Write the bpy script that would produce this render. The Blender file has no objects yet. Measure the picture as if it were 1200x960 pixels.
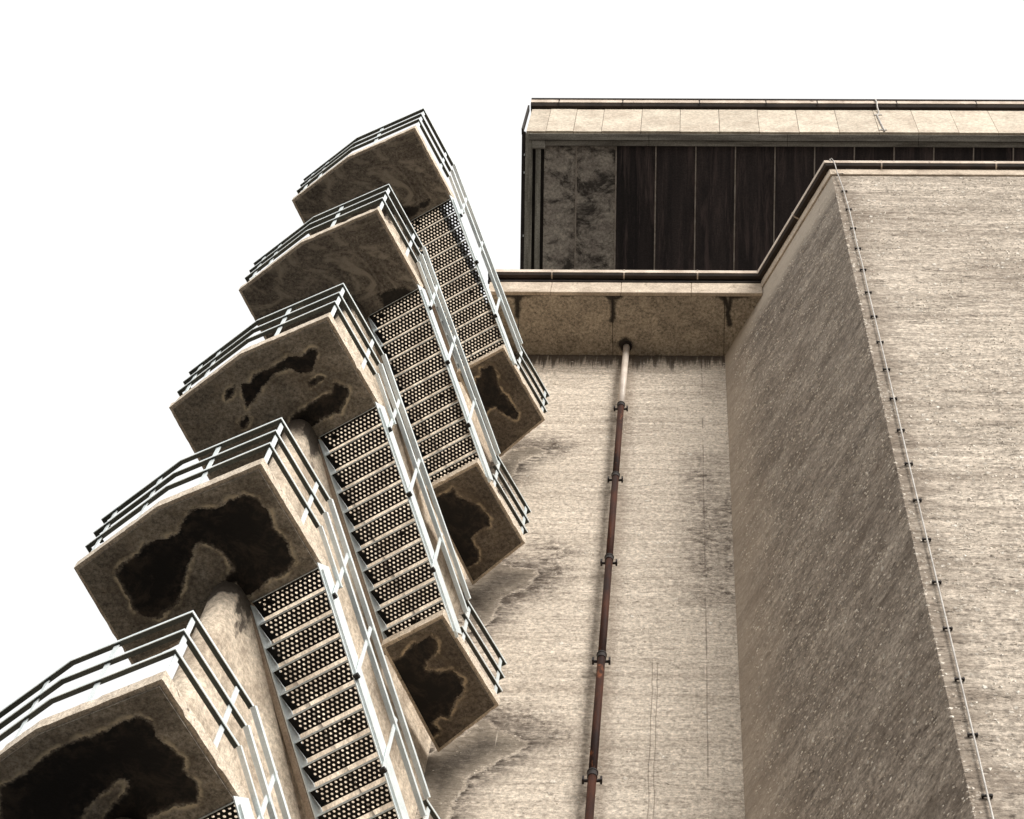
import bpy, bmesh, math, random
import numpy as np
from mathutils import Vector, Matrix
random.seed(7)
R = math.radians
C = bpy.context.scene.collection
SC = bpy.context.scene

# ------------------------------------------------------------------ camera
CZ = 1.6
cam_d = bpy.data.cameras.new('camera')
cam = bpy.data.objects.new('camera', cam_d); C.objects.link(cam)
cam_d.sensor_width = 36; cam_d.lens = 72.0; cam_d.shift_x = -0.125
cam_d.clip_start = 0.1; cam_d.clip_end = 5000
right = Vector((1.0, 0.002, 0.022)); fwd = Vector((-0.0208, 0.3942, 0.9188)).normalized()
right = (right - fwd*right.dot(fwd)).normalized(); upv = right.cross(fwd)
m = Matrix((right, upv, -fwd)).transposed().to_4x4(); m.translation = (0, 0, CZ)
cam.matrix_world = m
SC.camera = cam
# ------------------------------------------------------------------ sky, sun, exposure
SUN_EL, SUN_AZ = R(27), R(142)          # azimuth measured clockwise from +Y
w = bpy.data.worlds.new('World'); SC.world = w; w.use_nodes = True
nt = w.node_tree; nt.nodes.clear()
sky = nt.nodes.new('ShaderNodeTexSky'); sky.sky_type = 'NISHITA'; sky.sun_disc = False
sky.sun_elevation = SUN_EL; sky.sun_rotation = SUN_AZ; sky.dust_density = 4; sky.air_density = 1
hs = nt.nodes.new('ShaderNodeHueSaturation'); hs.inputs['Saturation'].default_value = 0.12
b1 = nt.nodes.new('ShaderNodeBackground'); b1.inputs[1].default_value = 0.05
b2 = nt.nodes.new('ShaderNodeBackground'); b2.inputs[0].default_value = (1.0, 0.995, 0.985, 1); b2.inputs[1].default_value = 0.93
ad = nt.nodes.new('ShaderNodeAddShader'); wo = nt.nodes.new('ShaderNodeOutputWorld')
nt.links.new(sky.outputs[0], hs.inputs['Color']); nt.links.new(hs.outputs[0], b1.inputs[0])
nt.links.new(b1.outputs[0], ad.inputs[0]); nt.links.new(b2.outputs[0], ad.inputs[1]); nt.links.new(ad.outputs[0], wo.inputs[0])
sd = bpy.data.lights.new('sun', 'SUN'); sd.energy = 3.6; sd.angle = R(24); sd.color = (1, 0.965, 0.915)
sun = bpy.data.objects.new('sun', sd); C.objects.link(sun)
tosun = Vector((math.sin(SUN_AZ)*math.cos(SUN_EL), math.cos(SUN_AZ)*math.cos(SUN_EL), math.sin(SUN_EL)))
sun.rotation_euler = tosun.to_track_quat('Z', 'Y').to_euler(); sun.location = (20, -30, 60)
SC.view_settings.view_transform = 'Standard'; SC.view_settings.look = 'None'
SC.view_settings.exposure = 0.10; SC.view_settings.gamma = 1.0
SC.render.engine = 'CYCLES'

# ------------------------------------------------------------------ node helpers
class NB:
    def __init__(s, name):
        s.m = bpy.data.materials.new(name); s.m.use_nodes = True
        s.t = s.m.node_tree; s.t.nodes.clear()
        s.out = s.t.nodes.new('ShaderNodeOutputMaterial'); s.b = s.t.nodes.new('ShaderNodeBsdfPrincipled')
        s.t.links.new(s.b.outputs[0], s.out.inputs[0])
        s.tc = s.t.nodes.new('ShaderNodeTexCoord')
    def set(s, sock, v):
        if hasattr(v, 'links'): s.t.links.new(v, sock)
        else: sock.default_value = v
    def coord(s, scale=(1, 1, 1), rot=(0, 0, 0)):
        n = s.t.nodes.new('ShaderNodeMapping'); n.inputs['Scale'].default_value = scale; n.inputs['Rotation'].default_value = rot
        s.t.links.new(s.tc.outputs['Object'], n.inputs['Vector']); return n.outputs[0]
    def noise(s, vec, scale, detail=4, rough=0.6, dist=0):
        n = s.t.nodes.new('ShaderNodeTexNoise'); s.t.links.new(vec, n.inputs['Vector'])
        n.inputs['Scale'].default_value = scale; n.inputs['Detail'].default_value = detail
        n.inputs['Roughness'].default_value = rough; n.inputs['Distortion'].default_value = dist
        return n.outputs['Fac']
    def voro(s, vec, scale, out='Distance', rand=1.0):
        n = s.t.nodes.new('ShaderNodeTexVoronoi'); s.t.links.new(vec, n.inputs['Vector'])
        n.inputs['Scale'].default_value = scale; n.inputs['Randomness'].default_value = rand
        return n.outputs[out]
    def mr(s, v, a, b, c=0.0, d=1.0, smooth=False):
        n = s.t.nodes.new('ShaderNodeMapRange'); s.set(n.inputs[0], v)
        for i, x in enumerate((a, b, c, d)): s.set(n.inputs[i+1], x)
        if smooth: n.interpolation_type = 'SMOOTHSTEP'
        return n.outputs[0]
    def math(s, op, a, b=0.0, c=0.0):
        n = s.t.nodes.new('ShaderNodeMath'); n.operation = op
        s.set(n.inputs[0], a); s.set(n.inputs[1], b); s.set(n.inputs[2], c); return n.outputs[0]
    def mix(s, f, a, b, mode='MIX'):
        n = s.t.nodes.new('ShaderNodeMix'); n.data_type = 'RGBA'; n.blend_type = mode
        s.set(n.inputs[0], f)
        s.set(n.inputs[6], a if hasattr(a, 'links') else (*a, 1)); s.set(n.inputs[7], b if hasattr(b, 'links') else (*b, 1))
        return n.outputs[2]
    def attr(s, name):
        n = s.t.nodes.new('ShaderNodeAttribute'); n.attribute_name = name; return n.outputs['Fac']
    def sep(s):
        n = s.t.nodes.new('ShaderNodeSeparateXYZ'); s.t.links.new(s.tc.outputs['Object'], n.inputs[0]); return n.outputs
    def ao(s): pass
    def finish(s, col, rough=0.85, metal=0.0, bump=None, bs=0.5, bd=0.02, spec=0.3):
        s.set(s.b.inputs['Base Color'], col if hasattr(col, 'links') else (*col, 1))
        s.set(s.b.inputs['Roughness'], rough); s.set(s.b.inputs['Metallic'], metal)
        s.b.inputs['Specular IOR Level'].default_value = spec
        if bump is not None:
            n = s.t.nodes.new('ShaderNodeBump'); n.inputs['Strength'].default_value = bs; n.inputs['Distance'].default_value = bd
            s.t.links.new(bump, n.inputs['Height']); s.t.links.new(n.outputs[0], s.b.inputs['Normal'])
        return s.m

def wall_mat(name, hi, lo, fleck=0.5, mottle=0.5, kind='back'):
    n = NB(name); iso = n.coord(); flat = n.coord((0.35, 0.35, 1.6)); flat2 = n.coord((0.16, 0.16, 2.6)); vert = n.coord((3, 3, 0.12))
    big = n.noise(iso, 0.45, 5, 0.6); band = n.noise(flat2, 1.3, 9, 0.78); med = n.noise(flat, 3.2, 6, 0.68, 0.4)
    fine = n.noise(n.coord({'side': (0.8, 0.8, 1.3), 'front': (0.6, 0.6, 1.3), 'back': (0.75, 0.75, 1.2)}[kind]), 10, 7, 0.82); grit = n.noise(iso, 24, 4, 0.8); streak = n.noise(vert, 1.6, 5, 0.6)
    f = n.math('ADD', n.math('MULTIPLY', band, 0.7), n.math('MULTIPLY', med, 0.3))
    f = n.mr(f, 0.39, 0.61, 0, 1)
    col = n.mix(f, lo, hi)
    # light and dark coarse grain of the aggregate
    g = n.mr(n.math('ADD', n.math('MULTIPLY', fine, 0.6), n.math('MULTIPLY', grit, 0.4)), 0.38, 0.62, *((0.56, 1.3) if kind == 'back' else (0.46, 1.4)))
    cmb = n.t.nodes.new('ShaderNodeCombineColor'); [n.t.links.new(g, cmb.inputs[i]) for i in range(3)]
    col = n.mix(1.0, col, cmb.outputs[0], 'MULTIPLY')
    pb = n.mr(n.noise(iso, 15, 3, 0.75), 0.38, 0.62, 0.72, 1.22); cm2 = n.t.nodes.new('ShaderNodeCombineColor'); [n.t.links.new(pb, cm2.inputs[i]) for i in range(3)]
    col = n.mix(1.0, col, cm2.outputs[0], 'MULTIPLY')
    # mottled darker weathering patches
    mo = n.mr(n.math('ADD', n.math('MULTIPLY', big, 0.55), n.math('MULTIPLY', n.noise(flat, 1.3, 5, 0.7), 0.45)), 0.50, 0.66, 0, mottle)
    mo = n.math('MULTIPLY', mo, n.mr(n.noise(flat, 9, 5, 0.75), 0.42, 0.62, 0.15, 1))
    col = n.mix(mo, col, (0.13, 0.095, 0.07))
    # broken board-lift cracks, pits
    cr = n.voro(n.coord((0.5, 0.5, 2.4)), 2.3, 'Distance'); 
    pit = n.math('MULTIPLY', n.mr(n.noise(n.coord((1, 1, 2.6)), 8, 5, 0.75), 0.575, 0.66, 0, 0.4 if kind == 'back' else 0.65), n.mr(n.noise(flat, 1.7, 3, 0.6), 0.42, 0.6, 0.1, 1))
    col = n.mix(pit, col, (0.07, 0.052, 0.04))
    # pale chips of broken aggregate
    fl = n.mr(n.math('ADD', n.voro(n.coord((1, 1, 0.7)), 8), n.math('MULTIPLY', n.math('SUBTRACT', grit, 0.5), 0.4)), 0.18, 0.30, 1, 0)
    fl = n.math('MULTIPLY', fl, n.mr(n.noise(iso, 1.3, 5, 0.7), 0.46, 0.60, 0.10 if kind == 'back' else 0.3, 1))
    fl = n.math('MULTIPLY', fl, n.mr(n.noise(iso, 6.5, 3, 0.6), {'side': 0.55, 'front': 0.48, 'back': 0.54}[kind], 0.60, 0, fleck))
    col = n.mix(fl, col, (0.78, 0.72, 0.63))
    xyz = n.sep()
    h = n.math('ADD', n.math('MULTIPLY', fine, 0.5), n.math('MULTIPLY', med, 1.2))
    h = n.math('ADD', h, n.math('MULTIPLY', fl, 0.5)); h = n.math('SUBTRACT', h, n.math('MULTIPLY', pit, 0.7))
    if kind == 'back':
        pl = n.attr('plume'); sm = n.attr('smudge')
        wob = n.math('MULTIPLY', n.math('SUBTRACT', n.noise(n.coord((1, 1, 1.2)), 2.6, 8, 0.72), 0.5), 0.5)
        sdv = n.math('ADD', pl, wob)
        inside = n.math('MULTIPLY', n.mr(sdv, -0.25, 0.0, 0.99, 0.88, True), n.mr(fine, 0.35, 0.65, 1.03, 0.8))
        ins = n.math('MULTIPLY', n.mr(n.math('ADD', sdv, n.math('MULTIPLY', n.math('SUBTRACT', grit, 0.5), 0.12)), -0.03, 0.05, 1, 0), inside)
        col = n.mix(ins, col, n.mix(n.mr(sdv, -0.36, -0.05, 0, 1), (0.050, 0.040, 0.031), (0.17, 0.142, 0.11)))
        rim = n.math('MULTIPLY', n.mr(sdv, 0.02, 0.06, 0, 1), n.mr(sdv, 0.06, 0.62, 1, 0))
        rim = n.math('MULTIPLY', rim, n.mr(n.noise(n.coord((0.6, 0.6, 2.0)), 4, 7, 0.78), 0.38, 0.56, 0.15, 1.0))
        rim = n.math('MULTIPLY', rim, n.mr(pl, 0.75, 0.1, 0, 1))
        col = n.mix(rim, col, (0.045, 0.034, 0.027))
        s2 = n.math('ADD', sm, n.math('MULTIPLY', wob, 1.2))
        smf = n.math('MULTIPLY', n.mr(s2, 0.0, 0.55, 1.0, 0), n.math('MULTIPLY', n.mr(n.noise(n.coord((1, 1, 1.4)), 6, 7, 0.8), 0.42, 0.58, 0.0, 1), n.mr(n.noise(n.coord((1, 1, 0.8)), 1.6, 4, 0.7), 0.32, 0.52, 0.3, 1)))
        col = n.mix(smf, col, (0.07, 0.052, 0.04))
        # dark drip fringe hanging from the soffit
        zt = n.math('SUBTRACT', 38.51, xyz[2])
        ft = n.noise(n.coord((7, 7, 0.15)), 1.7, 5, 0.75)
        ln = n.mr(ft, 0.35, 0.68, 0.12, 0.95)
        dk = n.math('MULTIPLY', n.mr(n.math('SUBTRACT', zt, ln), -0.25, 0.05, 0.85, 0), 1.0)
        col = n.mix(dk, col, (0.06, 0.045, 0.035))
        # soft shade of the rainwater pipe painted as a brown halo, grey weathering at the inner corner
        dx = n.math('ABSOLUTE', n.math('ADD', xyz[0], 1.07))
        col = n.mix(n.mr(n.math('ADD', dx, n.math('MULTIPLY', wob, 0.25)), 0.06, 0.24, 0.42, 0), col, (0.15, 0.11, 0.08))
        cr2 = n.math('ABSOLUTE', n.math('ADD', n.math('SUBTRACT', xyz[0], 0.36), n.math('MULTIPLY', n.math('SUBTRACT', n.noise(vert, 3, 3, 0.5), 0.5), 0.04)))
        col = n.mix(n.math('MULTIPLY', n.mr(cr2, 0.005, 0.013, 0.55, 0), n.mr(n.noise(n.coord((1, 1, 1)), 1.2, 3), 0.4, 0.5, 0.1, 1)), col, (0.09, 0.065, 0.05))
        for x0_, za, zb in ((-0.40, 22.0, 27.0), (-0.33, 18.0, 26.9)):
            ln_ = n.math('ABSOLUTE', n.math('ADD', n.math('SUBTRACT', xyz[0], x0_), n.math('MULTIPLY', n.math('SUBTRACT', n.noise(n.coord((0.1, 0.1, 1)), 1.1, 2), 0.5), 0.08)))
            zz_ = n.math('MULTIPLY', n.mr(xyz[2], za, za+0.3), n.mr(xyz[2], zb-0.3, zb, 1, 0))
            col = n.mix(n.math('MULTIPLY', n.mr(ln_, 0.004, 0.010, 0.55, 0), zz_), col, (0.12, 0.09, 0.07))
        # pale vertical scratches
        sc = n.math('MULTIPLY', n.mr(n.noise(n.coord((14, 14, 0.35)), 1.3, 2, 0.5), 0.70, 0.74, 0, 0.5), n.mr(n.noise(iso, 0.6, 2), 0.5, 0.6, 0, 1))
        col = n.mix(sc, col, (0.62, 0.55, 0.46))
    if kind == 'side':
        # fluid long streaks running down the splayed face, smooth paler strip under the coping and at the inner corner
        st = n.mr(n.noise(n.coord((0.55, 0.55, 0.85)), 2.4, 9, 0.82), 0.45, 0.60, 0, 0.62)
        col = n.mix(st, col, (0.11, 0.085, 0.065))
        ed = n.math('SUBTRACT', 38.80, xyz[2])
        ed = n.math('ADD', ed, n.math('MULTIPLY', n.math('SUBTRACT', n.noise(iso, 1.5, 4), 0.5), 0.8))
        col = n.mix(n.mr(ed, 0.7, 1.3, 0.9, 0), col, (0.50, 0.43, 0.35))
        ex = n.math('SUBTRACT', xyz[0], 0.81); ex = n.math('ADD', ex, n.math('MULTIPLY', n.math('SUBTRACT', n.noise(iso, 1.2, 4), 0.5), 0.7))
        col = n.mix(n.mr(ex, 0.05, 0.6, 0.6, 0), col, (0.46, 0.38, 0.30))
    if kind == 'front':
        ex = n.math('SUBTRACT', xyz[0], 2.78); ex = n.math('ADD', ex, n.math('MULTIPLY', n.math('SUBTRACT', n.noise(flat, 2.2, 5, 0.7), 0.5), 1.3))
        k = n.math('MULTIPLY', n.mr(ex, 0.1, 0.5, 0.75, 0), n.mr(n.noise(iso, 12, 4, 0.7), 0.35, 0.6, 0.35, 1))
        col = n.mix(k, col, (0.15, 0.115, 0.085))
    return n.finish(col, 0.92, 0, h, 0.9, 0.045, 0.15)

M = {}
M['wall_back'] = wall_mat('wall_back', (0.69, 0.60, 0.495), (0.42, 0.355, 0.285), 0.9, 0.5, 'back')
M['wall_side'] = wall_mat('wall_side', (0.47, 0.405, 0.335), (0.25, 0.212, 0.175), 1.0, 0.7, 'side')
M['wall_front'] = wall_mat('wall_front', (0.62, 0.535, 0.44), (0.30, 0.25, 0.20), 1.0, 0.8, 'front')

def slab_mat(name, base, dark, crust=(0.62, 0.53, 0.38), swirl=0.25, amp=0.16, light=(0.25, 0.2, 0.14), line=True):
    n = NB(name); iso = n.coord()
    a = n.noise(iso, 1.6, 6, 0.65, 0.8); f = n.noise(iso, 20, 5, 0.8); g = n.noise(iso, 9, 5, 0.7)
    col = n.mix(n.mr(a, 0.38, 0.62), base, tuple(x*0.62 for x in base))
    gg = n.mr(f, 0.38, 0.62, 0.5, 1.5)
    cmb = n.t.nodes.new('ShaderNodeCombineColor'); [n.t.links.new(gg, cmb.inputs[i]) for i in range(3)]
    col = n.mix(1.0, col, cmb.outputs[0], 'MULTIPLY')
    col = n.mix(n.mr(n.voro(iso, 17), 0.10, 0.2, 0.6, 0), col, light)
    sw = n.noise(n.coord((0.9, 1.5, 1), (0, 0, -0.7)), 1.3, 5, 0.6, 3.2)
    col = n.mix(n.math('MULTIPLY', n.mr(sw, 0.47, 0.62, 0, 1), swirl), col, light)
    sdv = n.math('ADD', n.attr('stain'), n.math('ADD', n.math('MULTIPLY', n.math('SUBTRACT', n.noise(iso, 5, 6, 0.7), 0.5), amp),
                                                n.math('MULTIPLY', n.math('SUBTRACT', n.noise(iso, 22, 4, 0.7), 0.5), amp*0.25)))
    pits = n.mr(n.noise(iso, 13, 4, 0.7), 0.63, 0.70, 0, 0.75)
    col = n.mix(pits, col, (0.03, 0.024, 0.02))
    if line:
        # damp halo, thin lime crust, then the black growth with soft brown openings inside
        col = n.mix(n.math('MULTIPLY', n.mr(sdv, 0.03, 0.2, 0.55, 0), n.mr(a, 0.42, 0.56)), col, (0.085, 0.066, 0.048))
        cr = n.math('MULTIPLY', n.mr(sdv, 0.010, 0.022, 0, 1), n.mr(sdv, 0.03, 0.065, 1, 0))
        cr = n.math('MULTIPLY', cr, n.mr(n.noise(iso, 3.2, 5, 0.7), 0.44, 0.56, 0.08, 0.95)); col = n.mix(cr, col, crust)
        inner = n.mix(n.math('MULTIPLY', n.mr(n.noise(iso, 2.0, 6, 0.75, 1.0), 0.52, 0.72), 0.6), dark, (0.085, 0.064, 0.045))
        inner = n.mix(n.math('MULTIPLY', n.mr(sdv, -0.22, 0.0, 0, 1), n.mr(g, 0.45, 0.62, 0, 0.6)), inner, (0.075, 0.056, 0.04))
        soft = n.mr(n.noise(iso, 1.7, 2), 0.42, 0.62, 0.012, 0.07)
        col = n.mix(n.mr(sdv, n.math('MULTIPLY', soft, -0.6), n.math('MULTIPLY', soft, 0.5), 1, 0, True), col, inner)
    else:
        col = n.mix(n.mr(sdv, 0.0, 0.05, 0.93, 0), col, dark)
    rough = n.mr(sdv, 0.0, 0.03, 0.55, 0.9)
    return n.finish(col, rough, 0, n.math('ADD', n.math('MULTIPLY', f, 0.6), a), 0.7, 0.02, 0.2)
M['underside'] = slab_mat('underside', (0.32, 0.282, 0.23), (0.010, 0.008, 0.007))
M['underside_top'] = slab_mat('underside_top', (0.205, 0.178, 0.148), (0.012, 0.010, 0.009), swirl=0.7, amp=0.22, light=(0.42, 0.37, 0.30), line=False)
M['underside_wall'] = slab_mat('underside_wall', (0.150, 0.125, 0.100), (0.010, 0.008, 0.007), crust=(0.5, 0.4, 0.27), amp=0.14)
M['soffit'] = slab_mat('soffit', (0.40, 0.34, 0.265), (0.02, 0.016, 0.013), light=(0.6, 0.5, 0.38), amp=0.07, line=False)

def plain(name, c1, c2, scale=6, rough=0.85, metal=0.0, bump=0.4, bd=0.008, grain=60, stretch=(1, 1, 1), g=(0.75, 1.2), spots=None, spec=0.3, rnd=0.0):
    n = NB(name); v = n.coord(stretch)
    if rnd:
        oi = n.t.nodes.new('ShaderNodeObjectInfo'); va = n.t.nodes.new('ShaderNodeVectorMath'); va.operation = 'ADD'
        cb = n.t.nodes.new('ShaderNodeCombineXYZ'); r1 = n.math('MULTIPLY', oi.outputs['Random'], 37.0)
        for q in range(3): n.t.links.new(r1, cb.inputs[q])
        n.t.links.new(v, va.inputs[0]); n.t.links.new(cb.outputs[0], va.inputs[1]); v = va.outputs[0]
    col = n.mix(n.mr(n.noise(v, scale, 6, 0.65), 0.38, 0.62), c1, c2)
    f = n.noise(n.coord(), grain, 4, 0.75)
    gg = n.mr(f, 0.36, 0.64, g[0], g[1]); cmb = n.t.nodes.new('ShaderNodeCombineColor'); [n.t.links.new(gg, cmb.inputs[i]) for i in range(3)]
    col = n.mix(1.0, col, cmb.outputs[0], 'MULTIPLY')
    if rnd:
        rv = n.mr(n.math('FRACT', n.math('MULTIPLY', oi.outputs['Random'], 7.3)), 0, 1, 1-rnd, 1+rnd); c3 = n.t.nodes.new('ShaderNodeCombineColor'); [n.t.links.new(rv, c3.inputs[q]) for q in range(3)]
        col = n.mix(1.0, col, c3.outputs[0], 'MULTIPLY')
    if spots: col = n.mix(n.mr(n.noise(v, spots[1], 6, 0.75, 0.5), spots[2], spots[3], 0, 0.9), col, spots[0])
    return n.finish(col, rough, metal, f, bump, bd, spec)
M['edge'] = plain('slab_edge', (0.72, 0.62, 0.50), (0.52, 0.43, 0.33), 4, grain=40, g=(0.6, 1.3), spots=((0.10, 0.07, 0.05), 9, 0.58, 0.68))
M['spine'] = plain('spine_concrete', (0.56, 0.455, 0.34), (0.36, 0.28, 0.21), 1.3, grain=42, g=(0.62, 1.35), bd=0.012, spots=((0.16, 0.12, 0.09), 2.2, 0.56, 0.74))
def spine_mat():
    n = NB('spine_wall'); iso = n.coord(); f = n.noise(iso, 16, 5, 0.8); a = n.noise(iso, 1.3, 6, 0.65)
    col = n.mix(n.mr(a, 0.38, 0.62), (0.66, 0.56, 0.44), (0.44, 0.36, 0.275))
    gg = n.mr(f, 0.38, 0.62, 0.66, 1.3); cmb = n.t.nodes.new('ShaderNodeCombineColor'); [n.t.links.new(gg, cmb.inputs[i]) for i in range(3)]
    col = n.mix(1.0, col, cmb.outputs[0], 'MULTIPLY')
    xyz = n.sep()
    # slab-joint damp and the landing's shade, both painted: depth below each landing underside
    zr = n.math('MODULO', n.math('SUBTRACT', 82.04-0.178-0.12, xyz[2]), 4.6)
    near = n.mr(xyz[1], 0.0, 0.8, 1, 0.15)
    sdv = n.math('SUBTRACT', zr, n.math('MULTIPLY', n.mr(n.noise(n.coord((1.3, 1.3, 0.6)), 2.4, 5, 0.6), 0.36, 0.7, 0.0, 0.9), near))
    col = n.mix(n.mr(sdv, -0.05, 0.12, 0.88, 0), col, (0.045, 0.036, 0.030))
    col = n.mix(n.math('MULTIPLY', n.mr(n.noise(n.coord((1.5, 1.5, 0.3)), 2, 5, 0.7), 0.5, 0.68, 0, 0.7), 1.0), col, (0.2, 0.155, 0.115))
    return n.finish(col, 0.9, 0, f, 0.8, 0.02, 0.15)
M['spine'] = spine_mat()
M['ledge'] = plain('ledge_concrete', (0.42, 0.33, 0.25), (0.28, 0.21, 0.16), 3, grain=40)
M['coping'] = plain('coping', (0.60, 0.50, 0.39), (0.42, 0.34, 0.26), 3, grain=30, g=(0.72, 1.2), spots=((0.22, 0.17, 0.12), 5, 0.56, 0.7))
M['fascia'] = plain('roof_fascia', (0.62, 0.54, 0.43), (0.50, 0.42, 0.33), 1.4, grain=14, g=(0.72, 1.15), spots=((0.34, 0.27, 0.2), 2, 0.54, 0.72), rnd=0.08)
M['galv'] = plain('galvanised_steel', (0.84, 0.88, 0.87), (0.72, 0.78, 0.78), 5, rough=0.42, metal=0.35, bump=0.08, grain=50, g=(0.9, 1.06), spec=0.5)
M['rail'] = plain('galvanised_rail_shaded', (0.055, 0.062, 0.055), (0.035, 0.040, 0.036), 5, rough=0.45, metal=0.5, bump=0.08, grain=50, g=(0.9, 1.08), spec=0.5)  # same galvanised steel, its shaded underside painted near-black
M['tread'] = plain('tread_steel', (0.016, 0.014, 0.013), (0.010, 0.009, 0.009), 6, rough=0.8, metal=0.0, bump=0.1, spec=0.2)
M['bolt'] = plain('bolt_steel', (0.03, 0.028, 0.026), (0.015, 0.014, 0.013), 8, rough=0.6, metal=0.3)
M['rust'] = plain('rusty_pipe', (0.060, 0.020, 0.010), (0.018, 0.008, 0.006), 2.2, rough=0.7, metal=0.0, bump=0.3, bd=0.004, stretch=(2, 2, 0.5), g=(0.7, 1.25), spots=((0.25, 0.085, 0.035), 3, 0.6, 0.72), spec=0.15)
M['pale_pipe'] = plain('pale_pipe', (0.66, 0.58, 0.5), (0.5, 0.42, 0.35), 2, rough=0.4, bump=0.1, g=(0.85, 1.1), spots=((0.35, 0.15, 0.08), 2.5, 0.6, 0.72))
M['iron'] = plain('cast_iron', (0.03, 0.022, 0.02), (0.015, 0.012, 0.01), 8, rough=0.7)
M['gutter'] = plain('gutter_metal', (0.66, 0.56, 0.46), (0.46, 0.37, 0.29), 2.5, rough=0.6, metal=0.15, bump=0.2, stretch=(1, 1, 1), g=(0.8, 1.15), spots=((0.10, 0.06, 0.04), 4, 0.6, 0.7))
M['gutter_dark'] = plain('gutter_shaded', (0.045, 0.030, 0.021), (0.022, 0.016, 0.012), 2.5, rough=0.7, g=(0.8, 1.2))  # gutter metal painted dark for its shaded underside
M['dark_metal'] = plain('dark_trim', (0.045, 0.036, 0.030), (0.025, 0.02, 0.018), 3, rough=0.8)
M['panel_dark'] = plain('dark_soffit_board', (0.060, 0.046, 0.042), (0.030, 0.024, 0.023), 1.2, rough=0.85, stretch=(3.2, 0.25, 0.25), grain=30, g=(0.7, 1.3), spots=((0.15, 0.108, 0.097), 1.5, 0.49, 0.70), rnd=0.3)
M['panel_pale'] = plain('weathered_soffit_board', (0.52, 0.46, 0.38), (0.36, 0.31, 0.26), 2.0, rough=0.9, stretch=(1.2, 1.6, 1.6), grain=14, g=(0.6, 1.3), spots=((0.035, 0.028, 0.023), 1.2, 0.47, 0.60), rnd=0.15)
M['batten'] = plain('joint_strip', (0.50, 0.43, 0.36), (0.3, 0.25, 0.2), 4, rough=0.8)
M['timber'] = plain('grey_timber', (0.40, 0.37, 0.31), (0.20, 0.18, 0.15), 1.6, rough=0.85, stretch=(0.4, 4, 4), grain=30, g=(0.7, 1.25))
M['timber_v'] = plain('grey_timber_upright', (0.44, 0.41, 0.34), (0.20, 0.185, 0.15), 1.6, rough=0.85, stretch=(4, 0.4, 0.4), grain=30, g=(0.7, 1.25))
M['wire'] = plain('pale_wire', (0.52, 0.49, 0.45), (0.36, 0.33, 0.3), 6, rough=0.5, metal=0.2)
M['ground'] = plain('gravel_yard', (0.085, 0.080, 0.073), (0.055, 0.051, 0.047), 0.6, rough=0.95, grain=18, g=(0.6, 1.4), bd=0.02)
M['roofing'] = plain('roof_felt', (0.10, 0.095, 0.09), (0.07, 0.065, 0.06), 1, rough=0.95)

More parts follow.
